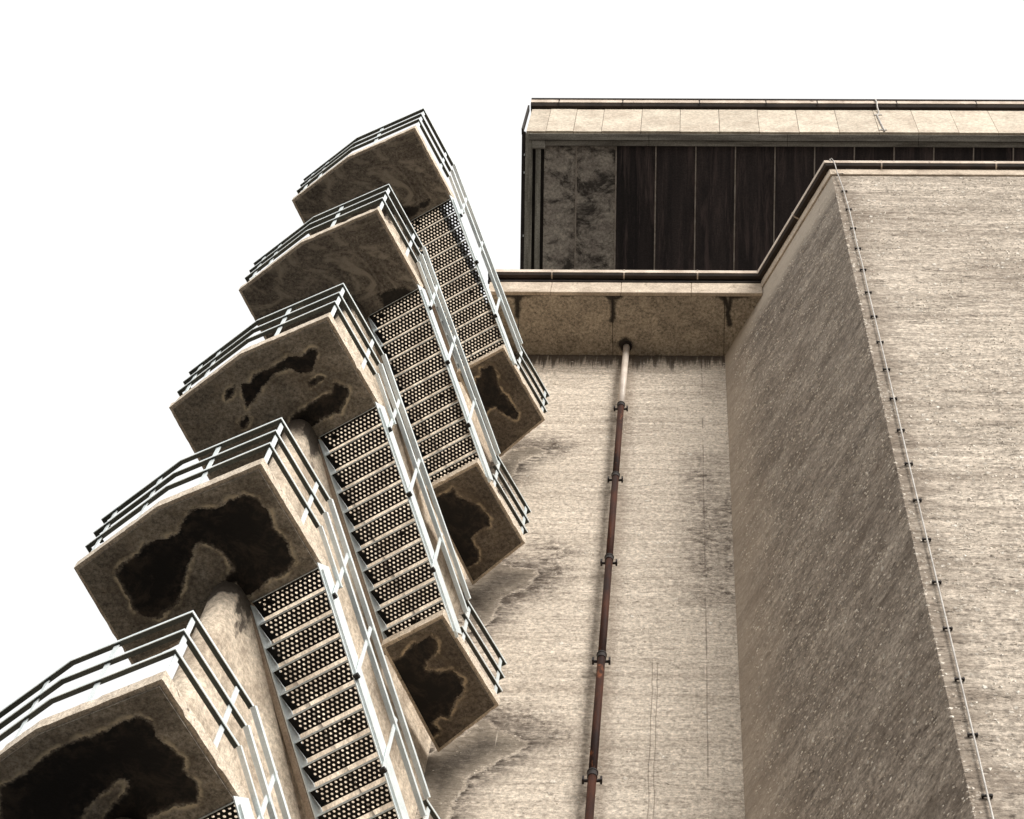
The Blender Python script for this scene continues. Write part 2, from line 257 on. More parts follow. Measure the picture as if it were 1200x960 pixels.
# ------------------------------------------------------------------ object helpers
def new(name, me, mat, parent=None, loc=None):
    o = bpy.data.objects.new(name, me); C.objects.link(o)
    if mat is not None and len(me.materials) == 0: me.materials.append(mat)
    if parent: o.parent = parent
    if loc is not None: o.location = loc
    return o
def mesh(name, verts, faces):
    me = bpy.data.meshes.new(name); me.from_pydata([tuple(v) for v in verts], [], faces); me.update(); return me
def thing(name, label, cat, loc=(0, 0, 0), group=None):
    o = bpy.data.objects.new(name, None); C.objects.link(o); o.location = loc; o.empty_display_size = .3
    o['label'] = label; o['category'] = cat
    if group: o['group'] = group
    return o
def copy_tree(o, parent=None):
    c = o.copy(); C.objects.link(c)
    if parent: c.parent = parent
    for ch in list(o.children): copy_tree(ch, c)
    return c
def V(*a): return Vector(a)
class MB:
    def __init__(s): s.v = []; s.f = []
    def hexa(s, b, t):          # b, t: matching loops, b bottom
        n = len(b); k = len(s.v); s.v += [tuple(p) for p in b] + [tuple(p) for p in t]
        s.f += [tuple(k+i for i in range(n))[::-1], tuple(k+n+i for i in range(n))]
        s.f += [(k+i, k+(i+1) % n, k+n+(i+1) % n, k+n+i) for i in range(n)]
        return s
    def prism(s, poly, z0, z1):
        return s.hexa([(p[0], p[1], z0) for p in poly], [(p[0], p[1], z1) for p in poly])
    def box(s, x0, x1, y0, y1, z0, z1): return s.prism([(x0, y0), (x1, y0), (x1, y1), (x0, y1)], z0, z1)
    def obox(s, c, ax, ay, az):  # centre and half-axis vectors
        c, ax, ay, az = map(Vector, (c, ax, ay, az))
        q = [(-1, -1), (1, -1), (1, 1), (-1, 1)]
        return s.hexa([c+ax*i+ay*j-az for i, j in q], [c+ax*i+ay*j+az for i, j in q])
    def sweep(s, path, prof):   # prof: list of (side, up) offsets, closed; horizontal mitre
        P = [Vector(p) for p in path]; n = len(P); k = len(s.v); m = len(prof)
        for i in range(n):
            d0 = (P[i]-P[i-1]).normalized() if i else (P[1]-P[0]).normalized()
            d1 = (P[i+1]-P[i]).normalized() if i < n-1 else d0
            def side(d):
                q = Vector((d.y, -d.x, 0)); return q.normalized() if q.length > 1e-6 else Vector((1, 0, 0))
            s0, s1 = side(d0), side(d1); sd_ = (s0+s1).normalized(); sc = 1/max(0.4, sd_.dot(s0))
            u0 = s0.cross(d0); u1 = s1.cross(d1); up = (u0+u1).normalized()
            s.v += [tuple(P[i] + sd_*(a*sc) + up*b) for a, b in prof]
        for i in range(n-1):
            for j in range(m):
                a = k+i*m+j; b = k+i*m+(j+1) % m; s.f.append((a, b, b+m, a+m))
        s.f.append(tuple(k+j for j in range(m))[::-1]); s.f.append(tuple(k+(n-1)*m+j for j in range(m)))
        return s
    def tube(s, path, r, seg=10):
        P = [Vector(p) for p in path]; n = len(P); k = len(s.v); ref = None
        for i in range(n):
            d = (P[min(i+1, n-1)]-P[max(i-1, 0)]).normalized()
            if ref is None: ref = d.orthogonal().normalized()
            ref = (ref-d*ref.dot(d)).normalized(); o = d.cross(ref)
            for j in range(seg):
                a = 2*math.pi*j/seg; s.v.append(tuple(P[i]+ref*(r*math.cos(a))+o*(r*math.sin(a))))
        for i in range(n-1):
            for j in range(seg):
                a = k+i*seg+j; b = k+i*seg+(j+1) % seg; s.f.append((a, b, b+seg, a+seg))
        s.f.append(tuple(k+j for j in range(seg))[::-1]); s.f.append(tuple(k+(n-1)*seg+j for j in range(seg)))
        return s
    def obj(s, name, mat, parent=None, smooth=False, off=None, bevel=0):
        v = s.v if off is None else [(a-off[0], b-off[1], c-off[2]) for a, b, c in s.v]
        me = mesh(name, v, s.f)
        bm = bmesh.new(); bm.from_mesh(me); bmesh.ops.recalc_face_normals(bm, faces=bm.faces)
        if bevel: bmesh.ops.bevel(bm, geom=list(bm.edges), offset=bevel, segments=1, affect='EDGES', profile=0.6)
        bm.to_mesh(me); bm.free()
        if smooth: me.shade_smooth()
        return new(name, me, mat, parent)
RECT = lambda w_, h_: [(-w_/2, -h_/2), (w_/2, -h_/2), (w_/2, h_/2), (-w_/2, h_/2)]

def sdf_poly(P, poly):
    """signed distance of points P (n,2) to a closed polygon, negative inside"""
    P = np.asarray(P, float); poly = np.asarray(poly, float); d = np.full(len(P), 1e9); ins = np.zeros(len(P), bool)
    for i in range(len(poly)):
        a, b = poly[i], poly[(i+1) % len(poly)]; e = b-a; w_ = P-a
        t = np.clip((w_@e)/(e@e+1e-12), 0, 1); d = np.minimum(d, np.hypot(*(w_-t[:, None]*e).T))
        c = (a[1] > P[:, 1]) != (b[1] > P[:, 1])
        xi = a[0]+(P[:, 1]-a[1])*(b[0]-a[0])/((b[1]-a[1]) if abs(b[1]-a[1]) > 1e-9 else 1e-9)
        ins ^= c & (P[:, 0] < xi)
    return np.where(ins, -d, d)
def dist_line(P, pts):
    P = np.asarray(P, float); d = np.full(len(P), 1e9)
    for a, b in zip(pts[:-1], pts[1:]):
        a = np.array(a); b = np.array(b); e = b-a; w_ = P-a; t = np.clip((w_@e)/(e@e+1e-12), 0, 1)
        d = np.minimum(d, np.hypot(*(w_-t[:, None]*e).T))
    return d
def set_attr(me, name, vals):
    a = me.attributes.new(name, 'FLOAT', 'POINT'); a.data.foreach_set('value', np.asarray(vals, np.float32))

W = {"L5":[[[-6.239,10.569],[-6.079,10.48],[-5.889,10.347],[-5.697,10.185],[-5.433,10.039],[-5.178,9.95],[-5.045,9.849],[-4.892,9.791],[-4.777,9.86],[-4.717,10.002],[-4.607,10.144],[-4.516,10.229],[-4.505,10.373],[-4.404,10.488],[-4.409,10.693],[-4.664,10.755],[-4.875,10.876],[-4.943,11.055],[-5.345,11.06],[-5.273,10.851],[-5.074,10.613],[-4.981,10.437],[-5.133,10.468],[-5.407,10.706],[-5.555,10.914],[-5.673,11.065],[-6.253,11.072],[-6.252,10.864]]],"L4":[[[-6.367,10.787],[-6.277,10.649],[-6.083,10.545],[-6.009,10.409],[-5.789,10.339],[-5.601,10.27],[-5.561,10.169],[-5.489,10.034],[-5.391,9.95],[-5.211,9.965],[-5.088,9.93],[-5.021,9.847],[-4.837,9.795],[-4.69,9.844],[-4.581,9.993],[-4.538,10.227],[-4.396,10.36],[-4.375,10.495],[-4.337,10.597],[-4.422,10.734],[-4.677,10.874],[-4.874,11.048],[-4.994,11.015],[-5.013,10.877],[-5.166,10.879],[-5.03,10.706],[-5.108,10.536],[-5.248,10.402],[-5.367,10.369],[-5.467,10.471],[-5.546,10.676],[-5.632,10.952],[-5.71,11.126],[-5.945,11.337],[-6.129,11.321],[-6.24,11.2],[-6.23,11.096],[-6.332,10.89]]],"L3":[[[-5.822,10.376],[-5.72,10.345],[-5.656,10.253],[-5.42,10.13],[-5.184,9.977],[-5.014,9.976],[-4.894,9.854],[-4.825,9.884],[-4.837,10.065],[-4.917,10.202],[-5.086,10.204],[-5.194,10.128],[-5.34,10.19],[-5.554,10.405],[-5.713,10.621],[-5.807,10.73],[-5.836,10.561]],[[-5.203,10.865],[-5.066,10.74],[-4.828,10.584],[-4.652,10.491],[-4.614,10.338],[-4.42,10.413],[-4.425,10.489],[-4.505,10.643],[-4.555,10.767],[-4.789,10.862],[-4.968,10.987],[-5.084,11.004],[-5.261,11.083]],[[-6.042,10.47],[-5.937,10.393],[-5.959,10.5],[-6.069,10.624]],[[-5.908,10.932],[-5.814,10.823],[-5.775,10.869],[-5.829,11.009],[-5.915,11.01]],[[-4.954,10.34],[-4.807,10.263],[-4.752,10.277],[-4.93,10.401]]],"L1":[[[-4.953,10.817],[-4.693,10.836],[-4.426,10.699],[-4.505,10.796],[-4.659,10.913],[-4.851,11.012],[-4.981,10.993]]],"L2":[[[-4.684,10.783],[-4.35,10.677],[-4.092,10.78],[-4.233,10.99],[-4.567,11.062]]],"R3":[[[-3.836,13.299],[-3.686,13.214],[-3.539,13.171],[-3.422,13.004],[-3.181,12.857],[-3.093,12.918],[-3.118,13.083],[-3.25,13.209],[-3.275,13.355],[-3.113,13.395],[-2.929,13.352],[-2.788,13.476],[-2.776,13.644],[-2.91,13.814],[-2.992,14.049],[-3.101,14.007],[-3.217,14.137],[-3.112,14.264],[-3.226,14.352],[-3.37,14.267],[-3.51,14.097],[-3.858,13.719]]],"R2":[[[-3.723,13.141],[-3.462,13.057],[-3.366,12.975],[-3.334,13.097],[-3.208,13.178],[-3.062,13.217],[-2.955,13.339],[-2.848,13.461],[-2.852,13.585],[-3.002,13.627],[-3.156,13.794],[-3.051,14.001],[-3.038,14.168],[-3.172,14.254],[-3.51,14.299],[-3.641,13.84],[-3.735,13.428]]],"R1":[[[-3.469,13.121],[-3.405,13.098],[-3.379,12.929],[-3.295,12.917],[-3.251,12.86],[-3.189,12.894],[-3.141,13.029],[-3.134,13.165],[-3.077,13.346],[-2.974,13.436],[-2.893,13.573],[-2.792,13.733],[-2.816,13.848],[-2.9,13.825],[-3.046,13.734],[-3.169,13.621],[-3.276,13.667],[-3.365,13.806],[-3.494,13.853]]],"plume":[[[-3.2,29.374],[-2.839,29.747],[-2.27,29.559],[-2.171,29.448],[-2.341,29.085],[-2.719,28.645],[-2.825,27.963],[-3.093,27.628],[-3.451,28.659]],[[-3.167,24.515],[-2.659,25.218],[-2.37,24.925],[-2.035,24.701],[-2.217,24.431],[-2.4,24.225],[-2.729,23.842],[-2.901,23.3],[-2.913,22.818],[-3.177,22.632],[-3.426,24.246]],[[-3.166,33.573],[-2.98,34.004],[-2.693,34.153],[-2.344,34.051],[-2.591,33.76],[-2.838,33.509],[-2.891,32.887],[-3.136,32.381]]],"smudge":[[[-2.643,29.779],[-2.123,29.931],[-1.837,29.566],[-2.074,29.172],[-2.433,28.757]],[[-2.7,25.412],[-2.29,25.355],[-1.93,25.146],[-1.683,24.854]],[[-2.824,34.296],[-2.412,34.413],[-2.097,34.163]],[[-2.151,30.368],[-1.799,30.082]],[[0.357,33.634],[0.337,28.727]],[[0.73,32.284],[0.721,28.734]],[[-2.606,28.674],[-2.06,28.953]]],"drip":[[[-1.349,13.444],[-1.352,13.916]],[[-1.471,13.445],[-1.374,13.531]],[[-1.226,13.444],[-1.325,13.531]],[[-3.18,13.333],[-3.194,13.892]],[[-3.47,13.457],[-3.224,13.473],[-3.178,13.577]],[[-2.649,13.417],[-3.109,13.455],[-3.178,13.577]],[[-1.374,13.497],[-1.536,13.411],[-1.831,13.412],[-2.323,13.45]],[[-1.325,13.531],[-1.144,13.408]],[[-0.719,13.423],[-0.359,13.438]],[[0.637,13.433],[0.784,13.484],[0.87,13.727]],[[0.87,13.727],[0.915,13.483],[1.273,13.429]],[[0.854,13.815],[0.891,14.042]],[[-1.36,13.916],[-1.377,13.986]]]}
Y0 = 14.7; ZS = 38.51            # back wall plane, underside of the roof overhang
A_ = V(0.81, 14.7, 0); B_ = V(2.776, 11.153, 0)   # inner and outer corners of the projecting bay

# ------------------------------------------------------------------ ground
g = MB(); g.v = [(-600, -600, 0), (600, -600, 0), (600, 600, 0), (-600, 600, 0)]; g.f = [(0, 1, 2, 3)]
go = g.obj('ground', M['ground']); go['kind'] = 'structure'

# ------------------------------------------------------------------ tower
tower = thing('concrete_tower', 'tall raw concrete tower block with splayed bay and flat roof overhang', 'building', (0, 14.7, 0))
TL = (0, 14.7, 0)
def grid_wall(name, p0, p1, zs, nx, mat, attrs=None):
    xs = np.linspace(0, 1, nx+1); vs = []; uv = []
    for z in zs:
        for t in xs:
            vs.append((p0[0]+(p1[0]-p0[0])*t-TL[0], p0[1]+(p1[1]-p0[1])*t-TL[1], z-TL[2])); uv.append((p0[0]+(p1[0]-p0[0])*t, z))
    n = nx+1; fs = [(j*n+i, j*n+i+1, (j+1)*n+i+1, (j+1)*n+i) for j in range(len(zs)-1) for i in range(nx)]
    me = mesh(name, vs, fs)
    if attrs:
        for k, fn in attrs.items(): set_attr(me, k, fn(np.array(uv)))
    return new(name, me, mat, tower)
zs_ = [0, 8, 14, 18] + list(np.arange(18.5, 38.45, 0.1)) + [ZS, 39.18]
grid_wall('back_wall', (-3.75, Y0), (0.81, Y0), zs_, 46, M['wall_back'],
          {'plume': lambda q: np.min([sdf_poly(q, p) for p in W['plume']], 0),
           'smudge': lambda q: np.min([dist_line(q, p) for p in W['smudge']], 0)})
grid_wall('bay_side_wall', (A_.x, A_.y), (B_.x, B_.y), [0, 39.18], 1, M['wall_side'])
grid_wall('bay_front_wall', (B_.x, B_.y), (13, B_.y), [0, 39.18], 1, M['wall_front'])
o = MB().prism([(-3.75, Y0), (-3.75, 27), (-3.72, 27), (-3.72, Y0)], 0, 39.15).obj('end_wall', M['wall_front'], tower, off=TL)
o = MB().box(-3.75, 13, 27, 27.2, 0, 39.15).obj('rear_wall', M['wall_front'], tower, off=TL)
o = MB().box(13, 13.2, 11.153, 27, 0, 39.15).obj('end_wall', M['wall_front'], tower, off=TL)
sdir = (B_-A_).normalized(); snrm = V(-0.8746, -0.4848, 0)       # outward normal of the splayed wall
def side_x(y): return A_.x + (A_.y-y)*(B_.x-A_.x)/(A_.y-B_.y)
# broken aggregate standing proud of the rough faces: one joined part per wall
from mathutils import noise as mnoise
def aggregate(p0, p1, nrm, z0, z1, count, seed, mat, clump=0.0, edge=None, size=(0.012, 0.036)):
    rnd = random.Random(seed); b = MB(); L_ = (p1-p0).length; du_ = (p1-p0).normalized(); n_ = 0; tries = 0
    while n_ < count and tries < count*12:
        tries += 1
        t = rnd.random()*L_ if edge is None else abs(rnd.gauss(0, 0.02)); z = rnd.uniform(z0, z1)
        if mnoise.noise(Vector((t*1.1, seed*3.1, z*0.55)))+0.5*mnoise.noise(Vector((t*3.3, seed, z*1.9))) < clump: continue
        c = p0+du_*t+V(0, 0, z); a = size[0]+(size[1]-size[0])*rnd.random()**1.8; h = rnd.uniform(0.35, 0.8)*a; d = rnd.uniform(0.35, 0.8)*a; sk = rnd.uniform(-.5, .5)*a
        k = len(b.v)
        for q in (c-du_*a+V(0, 0, sk), c+V(0, 0, -h)-du_*sk, c+du_*a-V(0, 0, sk), c+V(0, 0, h)+du_*sk, c+nrm*d+du_*sk*.6): b.v.append(tuple(q))
        b.f += [(k, k+1, k+4), (k+1, k+2, k+4), (k+2, k+3, k+4), (k+3, k, k+4)]; n_ += 1
    o = b.obj('rough_aggregate', mat, tower, off=TL); o['kind'] = 'stuff'; return o
M['chips'] = plain('pale_aggregate', (0.86, 0.79, 0.69), (0.60, 0.52, 0.43), 9, grain=30)
aggregate(A_+sdir*0.25, B_, snrm, 14, 38.0, 8500, 1, M['chips'], -0.45, size=(0.006, 0.026))
aggregate(B_, V(7.6, B_.y, 0), V(0, -1, 0), 14, 38.7, 9500, 2, M['chips'], -0.15, size=(0.008, 0.032))
aggregate(V(-3.2, Y0, 0), V(0.81, Y0, 0), V(0, -1, 0), 20, 38.2, 1500, 3, M['chips'], 0.12, size=(0.008, 0.024))
aggregate(V(0.80, Y0, 0), V(-3, Y0, 0), V(0, -1, 0), 20, 38.2, 170, 4, M['chips'], -2, edge=1, size=(0.012, 0.03))
aggregate(V(B_.x-0.004, B_.y, 0), V(7, B_.y, 0), V(-0.5, -0.86, 0), 14, 38.7, 260, 5, M['chips'], -2, edge=1, size=(0.012, 0.034))
# soffit slabs of the overhang, cast with open joints
jx = [-3.75, -3.18, -1.36, 0.79, None]
for i in range(4):
    a = jx[i] + (0.006 if i else 0)
    def xr(y): return jx[i+1]-0.006 if jx[i+1] is not None else side_x(y)-0.002
    def xl(y): return a
    nx, ny = 50, 26; ys = np.linspace(13.47, Y0-0.002, ny+1); vs = []
    for y in ys:
        r_ = xr(y)
        if jx[i+1] is None: r_ = max(r_, a+0.01)
        if i == 2: r_ = min(r_, side_x(y)-0.002)
        for k in range(nx+1): vs.append((a+(r_-a)*k/nx, y, ZS))
    n = nx+1; fs = [(j*n+k, (j+1)*n+k, (j+1)*n+k+1, j*n+k+1) for j in range(ny) for k in range(nx)]
    me = mesh('soffit_slab', [(x, y-TL[1], z) for x, y, z in vs], fs)
    q = np.array(vs)[:, :2]
    d = np.min([dist_line(q, p) for p in W['drip']], 0)-0.026
    d = np.minimum(d, np.hypot(q[:, 0]+1.116, q[:, 1]-14.478)-0.12)            # rust ring round the pipe
    d = np.minimum(d, 0.028+(14.68-q[:, 1])*1.0+0.02)                           # black line against the wall
    d = np.minimum(d, 0.05+np.abs(q[:, 1]-13.47)*1.4)
    set_attr(me, 'stain', d); new('soffit_slab', me, M['soffit'], tower)
# slab body above the soffit and its pale edge
sb = MB(); sb.prism([(-3.75, 13.44), (side_x(13.44)-.004, 13.44), (side_x(Y0)-.004, Y0-.004), (-3.75, Y0-.004)], ZS+0.02, 39.14); sb.obj('overhang_slab', M['dark_metal'], tower, off=TL)
e = MB(); xs0 = -3.76
for x1 in (-2.55, -1.2, 0.15, side_x(13.4)-0.01):
    e = MB(); e.box(xs0+0.003, x1-0.003, 13.39, 13.465, ZS-0.012, 39.05); e.obj('roof_edge_block', M['coping'], tower, off=TL, bevel=0.008); xs0 = x1
# coping bands on the bay
cp = MB(); o1 = 0.035
ca, cb = A_+sdir*1.35, B_
cp.sweep([ca+snrm*0.015+V(0, 0, 38.985), V(B_.x-0.012, B_.y-0.017, 38.985), V(13, B_.y-0.015, 38.985)], [(-0.02, -0.175), (0.012, -0.175), (0.02, -0.165), (0.02, 0.165), (-0.02, 0.165)])
cp.obj('coping_band', M['coping'], tower, off=TL)
roof = MB(); roof.prism([(-3.72, 13.47), (side_x(13.47)+.01, 13.47), (B_.x, B_.y+.01), (12.98, B_.y+.01), (12.98, 26.98), (-3.72, 26.98)], 39.155, 39.20).obj('roof', M['roofing'], tower, off=TL)
# gutter round the roof edge: separate lengths, joint collars
gp = [V(-3.80, 13.315, 0), V(side_x(13.315)-0.09, 13.315, 0), V(B_.x-0.068, B_.y-0.062, 0), V(13, B_.y-0.062, 0)]
GPROF = [(-0.065, 0.07), (-0.065, -0.05), (-0.03, -0.088), (0.04, -0.088), (0.068, -0.055), (0.072, 0.062), (0.082, 0.07), (0.082, 0.088), (0.058, 0.088), (0.055, -0.045), (0.03, -0.075), (-0.025, -0.075), (-0.055, -0.045), (-0.055, 0.07)]
def gutter(path, z, parent, off, joints, k=1.0):
    # joints: cut points given as (segment index, fraction)
    cur = [path[0]]; seg = 0; pieces = []; js = []
    for si in range(len(path)-1):
        for (sj, fr) in sorted(j for j in joints if j[0] == si):
            p = path[si].lerp(path[si+1], fr); cur.append(p); pieces.append(cur); d = (path[si+1]-path[si]).normalized(); js.append((p, d)); cur = [p]
        cur.append(path[si+1])
    pieces.append(cur)
    for pc in pieces:
        gl = MB().sweep([p+V(0, 0, z) for p in pc], [(a*k, b*k) for a, b in GPROF]).obj('gutter_length', M['gutter_dark'], parent, off=off)
        lipo = MB().sweep([p+V(0, 0, z) for p in pc], [(a*k, b*k) for a, b in ((0.074, -0.035), (0.083, -0.035), (0.088, 0.092), (0.064, 0.094))]).obj('gutter_lip', M['gutter'], gl)
        for v in lipo.data.vertices: v.co -= Vector(off)
    for p, d in js:
        MB().sweep([p-d*0.014+V(0, 0, z), p+d*0.014+V(0, 0, z)], [(a*(1.04 if a < 0.06 else 1.22)*k, b*k*0.96-0.004) for a, b in GPROF]).obj('gutter_joint', M['gutter'] if k == 1 else M['gutter_dark'], parent, off=off)
MB().sweep([p+V(0, 0, 39.15) for p in (V(-3.80, 13.405, 0), V(side_x(13.4)-0.02, 13.405, 0))], RECT(0.07, 0.19)).obj('flashing', M['dark_metal'], tower, off=TL)
gutter(gp, 39.225, tower, TL, [(0, 0.235), (0, 0.50), (0, 0.77), (1, 0.55), (2, 0.10), (2, 0.31), (2, 0.55), (2, 0.8)])

# ------------------------------------------------------------------ roof house above the tower (leaning dark soffit)
rh = thing('roof_house', 'dark boarded roof house overhanging the top of the concrete tower', 'building', (0, 14, 52)); RL = (0, 14, 52)
def SP(x, s_, d=0.0):           # point on the leaning soffit; d = distance below it
    return V(x-0.007*s_, 14+0.919*s_ - 0.394*d, 51.986-0.394*s_ - 0.919*d)
def sbox(x0, x1, s0, s1, d0, d1):
    b = MB(); b.hexa([SP(x0, s0, d1), SP(x1, s0, d1), SP(x1, s1, d1), SP(x0, s1, d1)], [SP(x0, s0, d0), SP(x1, s0, d0), SP(x1, s1, d0), SP(x0, s1, d0)]); return b
bx_ = [-3.56, -2.727, -1.722, -0.716] + [0.295+1.0*i for i in range(10)]
for i in range(len(bx_)-1):
    sbox(bx_[i]+0.016, bx_[i+1]-0.016, 0.3, 5.2, -0.03, random.uniform(-0.004, 0.004)).obj('soffit_board', M['panel_pale'] if i < 2 else M['panel_dark'], rh, off=RL)
    if i: sbox(bx_[i]-0.016, bx_[i]+0.016, 0.33, 5.2, -0.02, 0.02).obj('joint_strip', M['batten'], rh, off=RL)
sbox(-4.0, 9.4, 0.0, 5.2, -0.12, -0.05).obj('backing', M['dark_metal'], rh, off=RL)
x0 = -3.93
for x1 in (-0.9, 2.6, 5.9, 9.4):
    sbox(x0+.004, x1-.004, 0.035, 0.20, -0.02, 0.10).obj('eaves_beam', M['timber'], rh, off=RL, bevel=0.006)
    sbox(x0+.35 if x0 < -3 else x0+.004, x1-.004, 0.205, 0.335, -0.02, 0.055).obj('eaves_rail', M['timber'], rh, off=RL, bevel=0.006); x0 = x1
sbox(-3.86, -3.52, 0.19, 0.42, -0.01, 0.09).obj('corner_block', M['timber'], rh, off=RL, bevel=0.02)
sbox(-4.02, -3.84, 0.02, 5.2, -0.04, 0.07).obj('verge_board', M['timber_v'], rh, off=RL, bevel=0.006)
sbox(-3.76, -3.63, 0.40, 5.2, -0.02, 0.045).obj('trim_board', M['timber_v'], rh, off=RL, bevel=0.006)
sbox(-4.115, -4.025, -0.02, 5.2, -0.25, 0.06).obj('edge_board', M['dark_metal'], rh, off=RL)
for s_ in (0.55, 1.0, 2.6): sbox(-4.055, -4.03, s_, s_+0.05, 0.0, 0.085).obj('screw_head', M['galv'], rh, off=RL)
fx = [-4.01, -3.51, -2.818, -2.104, -1.109, -0.114, 0.891, 1.896, 2.9, 3.918, 4.919, 5.912, 6.926, 7.918, 9.4]
for a, b in zip(fx[:-1], fx[1:]):
    t = random.uniform(-0.006, 0.006)
    MB().box(a+0.006, b-0.006, 13.955+t, 14.02, 51.97+random.uniform(-.008, .008), 54.10).obj('fascia_panel', M['fascia'], rh, off=RL)
MB().box(-4.0, 9.4, 14.02, 14.06, 52.0, 54.1).obj('fascia_backing', M['dark_metal'], rh, off=RL)
gutter([V(-4.05, 13.955, 0), V(9.4, 13.955, 0)], 54.33, rh, RL, [(0, 0.055), (0, 0.18), (0, 0.33), (0, 0.46), (0, 0.56), (0, 0.715), (0, 0.87)], 1.75)
MB().box(-4.05, 9.4, 13.775, 14.3, 54.50, 54.575).obj('drip_edge', M['dark_metal'], rh, off=RL)
MB().box(-4.13, -4.09, 13.90, 14.06, 52.0, 54.30).obj('gutter_bracket', M['dark_metal'], rh, off=RL)
MB().box(-4.05, 9.4, 14.06, 26, 54.25, 54.48).obj('roof', M['roofing'], rh, off=RL)
MB().box(-4.0, 9.4, 18.7, 18.9, 39.2, 54.25).obj('front_wall', M['panel_dark'], rh, off=RL)
MB().box(-4.0, 9.4, 25.8, 26.0, 39.2, 54.25).obj('rear_wall', M['panel_dark'], rh, off=RL)
sw = MB(); sw.hexa([(-4.0, 14.06, 52.0), (-3.96, 14.06, 52.0), (-3.96, 18.7, 50.05), (-4.0, 18.7, 50.05)], [(-4.0, 14.06, 54.2), (-3.96, 14.06, 54.2), (-3.96, 18.7, 54.2), (-4.0, 18.7, 54.2)])
sw.box(-4.0, -3.96, 18.7, 25.8, 39.2, 54.2); sw.obj('end_wall', M['panel_dark'], rh, off=RL)
sw2 = MB(); sw2.box(9.36, 9.4, 14.06, 25.8, 52.0, 54.2); sw2.box(9.36, 9.4, 18.9, 25.8, 39.2, 52); sw2.obj('end_wall', M['panel_dark'], rh, off=RL)

# ------------------------------------------------------------------ lightning wires
lw = thing('lightning_conductor', 'thin pale wire with black clips running down the bay beside its splayed corner', 'wire', (2.935, B_.y, 0)); LL = (2.935, B_.y, 0)
yw = B_.y-0.045
MB().tube([(2.79, 11.03, 39.20), (2.765, 10.985, 39.32), (2.80, 10.975, 39.36), (2.83, 11.0, 39.28), (2.85, 11.02, 39.10), (2.875, yw-.02, 38.8), (2.925, yw, 37.69), (2.94, yw, 36.4)] +
          [(2.938+0.006*math.sin(z*2.3), yw, z) for z in (35.6, 34.6, 33.6, 32.6, 30.4, 28.3, 26.1, 22, 15, 8, 0.05)], 0.0105, 8).obj('wire', M['wire'], lw, True, off=LL)
for i in range(36):
    z = 38.83-1.085*i
    if z < 1: break
    b = MB(); b.obox((2.938, yw+.015, z), (0.055, 0, 0), (0, 0.010, 0), (0, 0, 0.010)); b.obox((2.938-0.042, yw+0.02, z), (0.010, 0, 0), (0, 0.018, 0), (0, 0, 0.016)); b.obox((2.938+0.042, yw+0.02, z), (0.010, 0, 0), (0, 0.018, 0), (0, 0, 0.016))
    b.obj('clip', M['iron'], lw, off=LL)
rw = thing('roof_wire', 'short pale wire looped over the top gutter and down the pale fascia panels', 'wire', (5.05, 13.9, 52)); L2 = (5.05, 13.9, 52)
MB().tube([(5.02, 13.9, 54.58), (5.02, 13.77, 54.52), (5.03, 13.765, 54.25), (5.04, 13.88, 54.10), (5.06, 13.935, 53.8), (4.99, 13.935, 53.5), (5.02, 13.935, 52.7), (5.05, 13.935, 51.99)], 0.022, 8).obj('wire', M['wire'], rw, True, off=L2)
for z in (53.6, 52.15): MB().obox((5.02, 13.94, z), (0.10, 0, 0), (0, 0.012, 0), (0, 0, 0.03)).obj('clip', M['wire'], rw, off=L2)

# ------------------------------------------------------------------ rainwater pipe
px, py = -1.112, 14.50
dp = thing('rainwater_pipe', 'long rusty brown rainwater pipe with a pale top length on the wall', 'pipe', (px, py, 0)); PL = (px, py, 0)
cl = [35.52, 32.52, 29.53, 26.56, 23.59, 20.6, 17.6, 14.6, 11.6, 8.6, 5.6, 2.6]
tops = [ZS+0.02]+cl
for i, z in enumerate(tops):
    z1 = tops[i+1] if i+1 < len(tops) else 0.05
    b = MB(); b.tube([(px+0.02*(i == 0), py, z), (px+0.008*(i == 0), py, (z+z1)/2), (px, py, z1)], 0.056 if i else 0.062, 16)
    p_ = b.obj('pipe_length', M['pale_pipe'] if i == 0 else M['rust'], dp, True, off=PL)
for z in cl:
    b = MB(); b.tube([(px, py, z+0.09), (px, py, z-0.02)], 0.066, 16); b.tube([(px, py, z+0.10), (px, py, z+0.075)], 0.074, 16)
    c_ = b.obj('collar', M['iron'], dp, False, off=PL)
    b = MB(); b.obox((px, py+0.02, z-0.06), (0.115, 0, 0), (0, 0.016, 0), (0, 0, 0.014))
    for s_ in (-1, 1): b.obox((px+s_*0.115, py+0.01, z-0.06), (0.014, 0, 0), (0, 0.04, 0), (0, 0, 0.04))
    b.obox((px, py+0.12, z-0.06), (0.03, 0, 0), (0, 0.09, 0), (0, 0, 0.02))
    b.obj('bracket', M['iron'], dp, off=PL)
b = MB(); b.tube([(px+0.02, py, ZS-0.002), (px+0.02, py, ZS-0.05)], 0.105, 16); b.obj('outlet_ring', M['iron'], dp, off=PL)

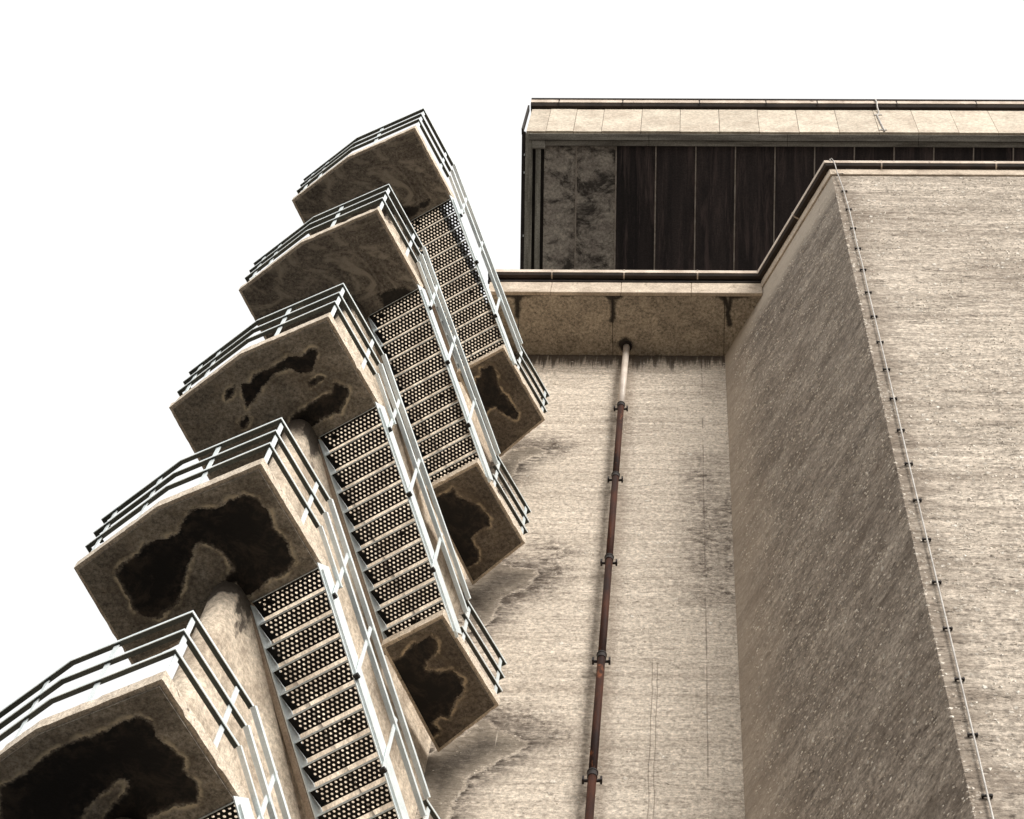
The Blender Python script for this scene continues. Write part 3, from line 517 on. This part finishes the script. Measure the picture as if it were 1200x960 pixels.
# ------------------------------------------------------------------ stair spine wall with rounded nose
U = V(0.4775, 0.8786, 0); Wd = V(-0.866, 0.5, 0)
nc = V(-5.12, 11.06, 0); nr = 0.19
sp = thing('stair_spine_wall', 'upright concrete wall with rounded nose that carries the stair landings', 'wall', (nc.x, nc.y, 0)); SL = (nc.x, nc.y, 0)
fd = (V(-3.29, 14.7, 0)-(nc+V(0.87, -0.49, 0)*nr)).normalized(); fn = V(fd.y, -fd.x, 0)
poly = []
a0 = math.atan2(fn.y, fn.x)
for i in range(15): a = a0 - math.pi*i/14; poly.append((nc.x+nr*math.cos(a), nc.y+nr*math.sin(a)))
end = V(-3.29, 14.7-0.003, 0); poly = [(end.x, end.y)] + poly + [(end.x-0.38, 14.697)]
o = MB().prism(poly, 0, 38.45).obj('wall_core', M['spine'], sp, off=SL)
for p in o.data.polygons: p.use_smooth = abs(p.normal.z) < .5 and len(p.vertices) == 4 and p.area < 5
pc = [(x, y) for x, y in poly if y < 13.3]; k = V(*poly[0], 0)-fd*((14.697-13.36)/fd.y); k2 = V(*poly[-1], 0)-fd*((14.697-13.36)/fd.y)
MB().prism([(k.x, k.y)]+pc+[(k2.x, k2.y)], 38.45, 38.86).obj('wall_cap', M['bolt'], sp, off=SL)

# ------------------------------------------------------------------ landings and flights
H = 4.6; zL = lambda i: CZ+(7.46-(i-1))*H; zR = lambda i: zL(i)-H/2
LP = [(-6.85, 10.73), (-5.834, 9.952), (-4.633, 9.415), (-4.012, 10.702), (-6.30, 12.02)]      # left, bend, peak, right-lower, left-lower
RP = [(-3.81, 13.02), (-3.009, 12.557), (-2.334, 13.88), (-3.15, 14.6)]
def inset(poly, d):
    P = [Vector(p) for p in poly]; n = len(P); out = []
    area = sum(P[i].x*P[(i+1) % n].y-P[(i+1) % n].x*P[i].y for i in range(n)); sg = 1 if area > 0 else -1
    for i in range(n):
        e0 = (P[i]-P[i-1]).normalized(); e1 = (P[(i+1) % n]-P[i]).normalized()
        n0 = Vector((-e0.y, e0.x))*sg; n1 = Vector((-e1.y, e1.x))*sg; b = (n0+n1).normalized()
        out.append(P[i]+b*(d/b.dot(n0)))
    return out
def ruled(upper, lower, ns, ntt):
    def at(pl, s_):
        L_ = [0]
        for a, b in zip(pl[:-1], pl[1:]): L_.append(L_[-1]+(Vector(b)-Vector(a)).length)
        t = s_*L_[-1]
        for k in range(len(pl)-1):
            if t <= L_[k+1]+1e-9: return Vector(pl[k]).lerp(Vector(pl[k+1]), (t-L_[k])/(L_[k+1]-L_[k]))
        return Vector(pl[-1])
    # put a column exactly on the bend
    cols = sorted(set(list(np.linspace(0, 1, ns+1))))
    if len(upper) == 3:
        l0 = (Vector(upper[1])-Vector(upper[0])).length; l1 = (Vector(upper[2])-Vector(upper[1])).length; fb = l0/(l0+l1)
        cols = sorted(set(list(np.linspace(0, fb, ns//2+1))+list(np.linspace(fb, 1, ns//2+1))))
    V_ = []; 
    for s_ in cols:
        a = at(upper, s_); b = at(lower, s_)
        for j in range(ntt+1): V_.append(a.lerp(b, j/ntt))
    n = ntt+1; F = [(i*n+j, (i+1)*n+j, (i+1)*n+j+1, i*n+j+1) for i in range(len(cols)-1) for j in range(ntt)]
    return V_, F
def slab(root, off, poly, kind, stains, mat, zt):
    rnd = random.Random(int(zt*100)); lo_, hi_ = [], []
    for a, c in zip(poly, list(poly[1:])+[poly[0]]):
        a = Vector(a); c = Vector(c); nn_ = max(2, int((c-a).length/0.07)); e_ = (c-a).normalized(); ni = Vector((-e_.y, e_.x))
        for q in range(nn_):
            p = a.lerp(c, q/nn_)
            for lst, zz_ in ((lo_, zt-0.15), (hi_, zt)):
                j = rnd.gauss(0, 0.0015)+(rnd.uniform(0.005, 0.016) if rnd.random() < 0.06 else 0) if q else 0.0
                lst.append((p.x+ni.x*j, p.y+ni.y*j, zz_+(rnd.gauss(0, 0.0015) if q else 0)))
    b = MB(); b.hexa(lo_, hi_)
    me_o = b.obj('slab', M['edge'], root, off=off)
    ip = inset(poly, 0.05)
    V_, F = (ruled([ip[0], ip[1], ip[2]], [ip[4], ip[3]], 110, 60) if kind == 'L' else ruled([ip[0], ip[1]], [ip[3], ip[2]], 50, 80))
    zz = zt-0.178
    vs = [(p.x-off[0], p.y-off[1], zz-off[2]) for p in V_]
    me = mesh('underside', vs, F)
    # rim of the underside panel up to the slab
    bm = bmesh.new(); bm.from_mesh(me); be = [e for e in bm.edges if len(e.link_faces) == 1]
    r = bmesh.ops.extrude_edge_only(bm, edges=be)
    for v in [x for x in r['geom'] if isinstance(x, bmesh.types.BMVert)]: v.co.z = zt-0.149-off[2]
    bmesh.ops.recalc_face_normals(bm, faces=bm.faces); bm.to_mesh(me); bm.free()
    q = np.array([(v.co.x+off[0], v.co.y+off[1]) for v in me.vertices])
    d = np.min([sdf_poly(q, p) for p in stains], 0) if stains else np.full(len(q), 9.)
    set_attr(me, 'stain', np.clip(d, -1, 2)); new('underside', me, mat, root)
RAILP = RECT(0.050, 0.016)
def post(b, p, z0, z1, d, w_=0.05, t=0.012):      # flat bar, broad side facing across d
    d = Vector(d).normalized(); s_ = V(d.y, -d.x, 0)
    b.obox((p[0], p[1], (z0+z1)/2), d*(w_/2), s_*(t/2), (0, 0, (z1-z0)/2))
    return b
def railing(root, off, path, zt, heights, posts, hook0=None, hook1=None, step=0.035):
    """frame of three bars on flat posts, the whole a part of the landing"""
    rl_ = bpy.data.objects.new('railing', None); C.objects.link(rl_); rl_.parent = root
    for i, h in enumerate(heights):
        P = [V(*p, zt+h) for p in path]
        if hook0 is not None: P[0] = P[0]+(P[1]-P[0]).normalized()*(step*(2-i)*0.0); P = [P[0]+V(*hook0, 0)*0.13] + P
        if hook1 is not None: P = P + [P[-1]+V(*hook1, 0)*0.13]
        MB().sweep(P, [(-.024, -.009), (.024, -.009), (.024, .006), (-.024, .006)]).obj('rail', M['rail'], rl_, off=off)
        MB().sweep(P, [(.0245, -.007), (.0315, -.007), (.0315, .026), (.0245, .026)]).obj('rail_lit_edge', M['galv'], rl_, off=off)  # pale strip standing for the lit side face of the rail
    for (p, d) in posts:
        b = MB(); post(b, p, zt-0.01, zt+heights[-1]-0.022, d, 0.06, 0.012)
        b.obj('post', M['galv'], rl_, off=off)
    return rl_
def lerp2(a, b, t): return (a[0]+(b[0]-a[0])*t, a[1]+(b[1]-a[1])*t)
HL = (0.35, 0.70, 1.05); HR = (0.18, 0.53, 0.88)
llab = ['topmost hexagonal concrete landing on the left, faintly swirled brown underside', 'second landing from the top on the left, plain brown underside without black stain',
        'middle left landing with two thin slanting black stains on its underside', 'fourth left landing down, broad black figure-shaped damp stain on its underside',
        'lowest left landing, cut by the photo edge, with a huge black stain underneath']
rlab = ['topmost small landing against the back wall just below the roof overhang', 'middle small landing by the back wall between the top and lower ones', 'lowest fully visible small landing by the back wall, jagged black stain underneath', 'small landing at the bottom edge of the photo, only its rails showing']
outw = lambda a, b: V(b[1]-a[1], -(b[0]-a[0]), 0).normalized()
Lroots = []
for i in range(1, 6):
    zt = zL(i); loc = (-4.9, 10.9, zt-0.18)
    t = thing('stair_landing', llab[i-1], 'landing', loc, 'left stair landings')
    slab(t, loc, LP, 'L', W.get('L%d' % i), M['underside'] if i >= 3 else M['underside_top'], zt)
    # rails stand 2 cm outside the slab edge
    op = inset(LP, 0.012)
    path = [op[0], op[1], op[2], Vector(lerp2(op[2], op[3], 0.80))]; path[0] = Vector(lerp2(op[0], op[1], 0.02))
    d01 = op[1]-op[0]; d12 = op[2]-op[1]; d23 = op[3]-op[2]
    posts = [(lerp2(op[0], op[1], .17), d01), (lerp2(op[0], op[1], 0.44 if i < 4 else 0.74), d01), (lerp2(op[1], op[2], 0.38), d12), (lerp2(op[2], op[3], 0.03), d23), (lerp2(op[2], op[3], 0.62), d23)]
    if i == 1 or True:
        railing(t, loc, [tuple(p) for p in path], zt, HL, [(p, (d[0], d[1], 0)) for p, d in posts], hook0=(0.42, 0.91))
    Lroots.append(t)
for i in range(1, 5):
    zt = zR(i); loc = (-3.1, 13.6, zt-0.18)
    t = thing('stair_landing', rlab[i-1], 'landing', loc, 'small stair landings by the back wall')
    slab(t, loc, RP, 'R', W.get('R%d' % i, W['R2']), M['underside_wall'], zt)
    op = inset(RP, 0.012)
    a, b_ = op[1], op[2]; path = [lerp2(a, b_, 0.27), lerp2(a, b_, 0.985)]; d = (b_[0]-a[0], b_[1]-a[1], 0)
    railing(t, loc, path, zt, HR, [(lerp2(a, b_, 0.34), d), (lerp2(a, b_, 0.93), d)], hook1=(-0.87, 0.49))

# flight: treads of perforated plate, steel stringers, concrete ledge, sloping rails
NT = 11; GO = 0.213; RI = H/2/12
FW = 0.86
def tread_mesh():
    sx, sy = 0.0615, 0.0535; nx = 14; ny = 4; r = 0.0172; th = 0.006
    Wt = nx*sx; D = ny*sy
    vs = []; fs = []
    def cell(x0, y0, w_, hole=True):
        cx, cy = x0+w_/2, y0+sy/2
        ring = [(cx+w_/2, cy), (cx+w_/2, cy+sy/2), (cx, cy+sy/2), (cx-w_/2, cy+sy/2), (cx-w_/2, cy), (cx-w_/2, cy-sy/2), (cx, cy-sy/2), (cx+w_/2, cy-sy/2)]
        k = len(vs)
        if not hole:
            vs.extend([(x, y, 0) for x, y in (ring[1], ring[3], ring[5], ring[7])]); vs.extend([(x, y, th) for x, y in (ring[1], ring[3], ring[5], ring[7])])
            fs.append((k+3, k+2, k+1, k)); fs.append((k+4, k+5, k+6, k+7)); return
        hr = [(cx+r*math.cos(i*math.pi/4), cy+r*math.sin(i*math.pi/4)) for i in range(8)]
        for z in (0, th):
            vs.extend([(x, y, z) for x, y in ring]); vs.extend([(x, y, z) for x, y in hr])
        for i in range(8):
            j = (i+1) % 8
            fs.append((k+i, k+8+i, k+8+j, k+j)); fs.append((k+16+i, k+16+j, k+24+j, k+24+i)); fs.append((k+8+i, k+24+i, k+24+j, k+8+j))
    for row in range(ny):
        y0 = row*sy+0.008
        if row % 2 == 0:
            for c in range(nx): cell(c*sx, y0, sx)
        else:
            cell(0, y0, sx/2, False)
            for c in range(nx-1): cell(sx/2+c*sx, y0, sx)
            cell(Wt-sx/2, y0, sx/2, False)
    me = bpy.data.meshes.new('perforated_tread'); 
    # margins: solid end strips and folded edges
    def bxx(x0, x1, y0, y1, z0, z1):
        k = len(vs); vs.extend([(x, y, z) for z in (z0, z1) for x, y in ((x0, y0), (x1, y0), (x1, y1), (x0, y1))])
        fs.extend([(k+3, k+2, k+1, k), (k+4, k+5, k+6, k+7)]+[(k+a, k+(a+1) % 4, k+4+(a+1) % 4, k+4+a) for a in range(4)])
    bxx(0, Wt, D+0.008, D+0.016, 0, th); bxx(0, Wt, 0, 0.008, 0, th)
    bxx(0, Wt, D+0.012, D+0.016, -0.0, 0.03)
    bxx(-0.045, 0, 0, D+0.016, 0, th)
    me.from_pydata(vs, [], fs); me.update(); me.materials.append(M['tread']); return me, Wt, D+0.016
TM, TW, TD = tread_mesh()
dv = []; rd_ = random.Random(5)
for j in range(14):
    a = 2*math.pi*j/14; r_ = 0.062*rd_.uniform(0.65, 1.2); dv.append((r_*1.25*math.cos(a), r_*0.95*math.sin(a), 0))
dirt = MB(); dirt.hexa([(x, y, .0062) for x, y, z in dv], [(x*.7, y*.7, .02) for x, y, z in dv]); DM = mesh('dirt_clod', dirt.v, dirt.f); DM.materials.append(M['tread'])
lip = MB(); lip.box(-0.045, TW, -0.004, 0.0, -0.012, 0.03); LM = mesh('tread_lip', lip.v, lip.f); LM.materials.append(M['galv'])
tri = mesh('side_plate', [(TW+.0, 0, 0), (TW+.0, TD, 0), (TW+.0, TD, .06), (TW+.0, 0, .06)], [(0, 1, 2, 3)])
rl0 = V(-4.012, 10.702, 0); start = rl0 - U*0.05
def flight():
    zt = 0.0
    t = thing('stair_flight', 'x', 'stairs', (rl0.x, rl0.y, 0)); off = (rl0.x, rl0.y, 0)
    ang = math.atan2(-Wd.y, -Wd.x)     # local x = across, pointing from wall side to open side
    ins = 0.035
    for k in range(1, NT+1):
        p = start + U*(GO*(k-1)) + Wd*(TW+ins) + V(0, 0, -k*RI)
        o = bpy.data.objects.new('tread', TM); C.objects.link(o); o.parent = t; o.location = p-Vector(off); o.rotation_euler = (0, 0, ang)
        l = bpy.data.objects.new('tread_lip', LM); C.objects.link(l); l.parent = o
        for kk, dx_, dy_, sc_ in ((11, .40, .12, 1), (11, .27, .17, .7), (1, .14, .10, .6), (7, .62, .06, .55)):
            if kk == k:
                q_ = bpy.data.objects.new('dirt_clod', DM); C.objects.link(q_); q_.parent = o; q_.location = (dx_, dy_, 0); q_.scale = (sc_, sc_, 1)
    du = (U*GO*NT + V(0, 0, -RI*NT)).normalized()
    def bar(sideoff, w_, h_, s0, s1, zo, name, mat, parent=t, bevel=0):
        a = start + Wd*sideoff + du*s0 + V(0, 0, zo); b_ = start + Wd*sideoff + du*s1 + V(0, 0, zo)
        return MB().sweep([a, b_], RECT(w_, h_)).obj(name, mat, parent, off=off, bevel=bevel)
    LN = (U*GO*NT + V(0, 0, -RI*NT)).length
    bar(0.004, 0.012, 0.27, 0.02, LN+0.22, -0.115, 'stringer', M['galv'])
    bar(-0.010, 0.040, 0.012, 0.02, LN+0.22, -0.248, 'stringer_flange', M['galv'])
    bar(TW+ins+0.052, 0.010, 0.22, 0.10, LN+0.05, -0.10, 'stringer', M['galv'])
    bar(TW+ins+0.105, 0.075, 0.13, 0.10, LN+0.02, -0.17, 'wall_ledge', M['ledge'], bevel=0.01)
    rr = bpy.data.objects.new('railing', None); C.objects.link(rr); rr.parent = t
    so = -0.03
    a = rl0 + Wd*so - U*0.29 + V(0, 0, HL[0]); e_ = rl0 + Wd*so + U*0.30 + V(0, 0, -0.16)
    MB().sweep([a, e_], RECT(0.05, 0.03)).obj('rail', M['galv'], rr, off=off)
    for h, h2 in list(zip(HL, HR))[1:]:
        a = rl0 + Wd*so - U*0.29 + V(0, 0, h); e_ = V(-3.009, 12.557, 0)+Wd*so+U*0.40+V(0, 0, -H/2+h2)
        MB().sweep([a, e_], RECT(0.056, 0.045)).obj('rail', M['galv'], rr, off=off)
    for f, x_ in ((0.11, 0), (0.42, 0), (0.77, 0)):
        q = V(*lerp2((-4.012, 10.702), (-3.009+U.x*.1, 12.557+U.y*.1), f), 0) + Wd*so; zz = -f*H/2
        b = MB(); post(b, q, zz-0.18, zz+0.93-0.1*f, (U.x, U.y, 0), 0.05, 0.014); b.obj('post', M['galv'], rr, off=off)
        b = MB(); b.obox((q.x, q.y, zz-0.19), U*0.03, -Wd*0.03, (0, 0, 0.02)); b.obj('bolt', M['bolt'], rr, off=off)
    return t
flab = ['topmost perforated steel stair flight with sky showing through its upper holes', 'second flight from the top, dropping from the second left landing', 'third flight down, dropping from the middle left landing', 'fourth flight down, lowest long run of perforated treads in view', 'flight under the lowest left landing, only its top tread showing']
f0 = flight()
for i in range(1, 6):
    f = f0 if i == 1 else copy_tree(f0)
    f.location = (rl0.x, rl0.y, zL(i)); f['label'] = flab[i-1]; f['group'] = 'perforated steel stair flights'
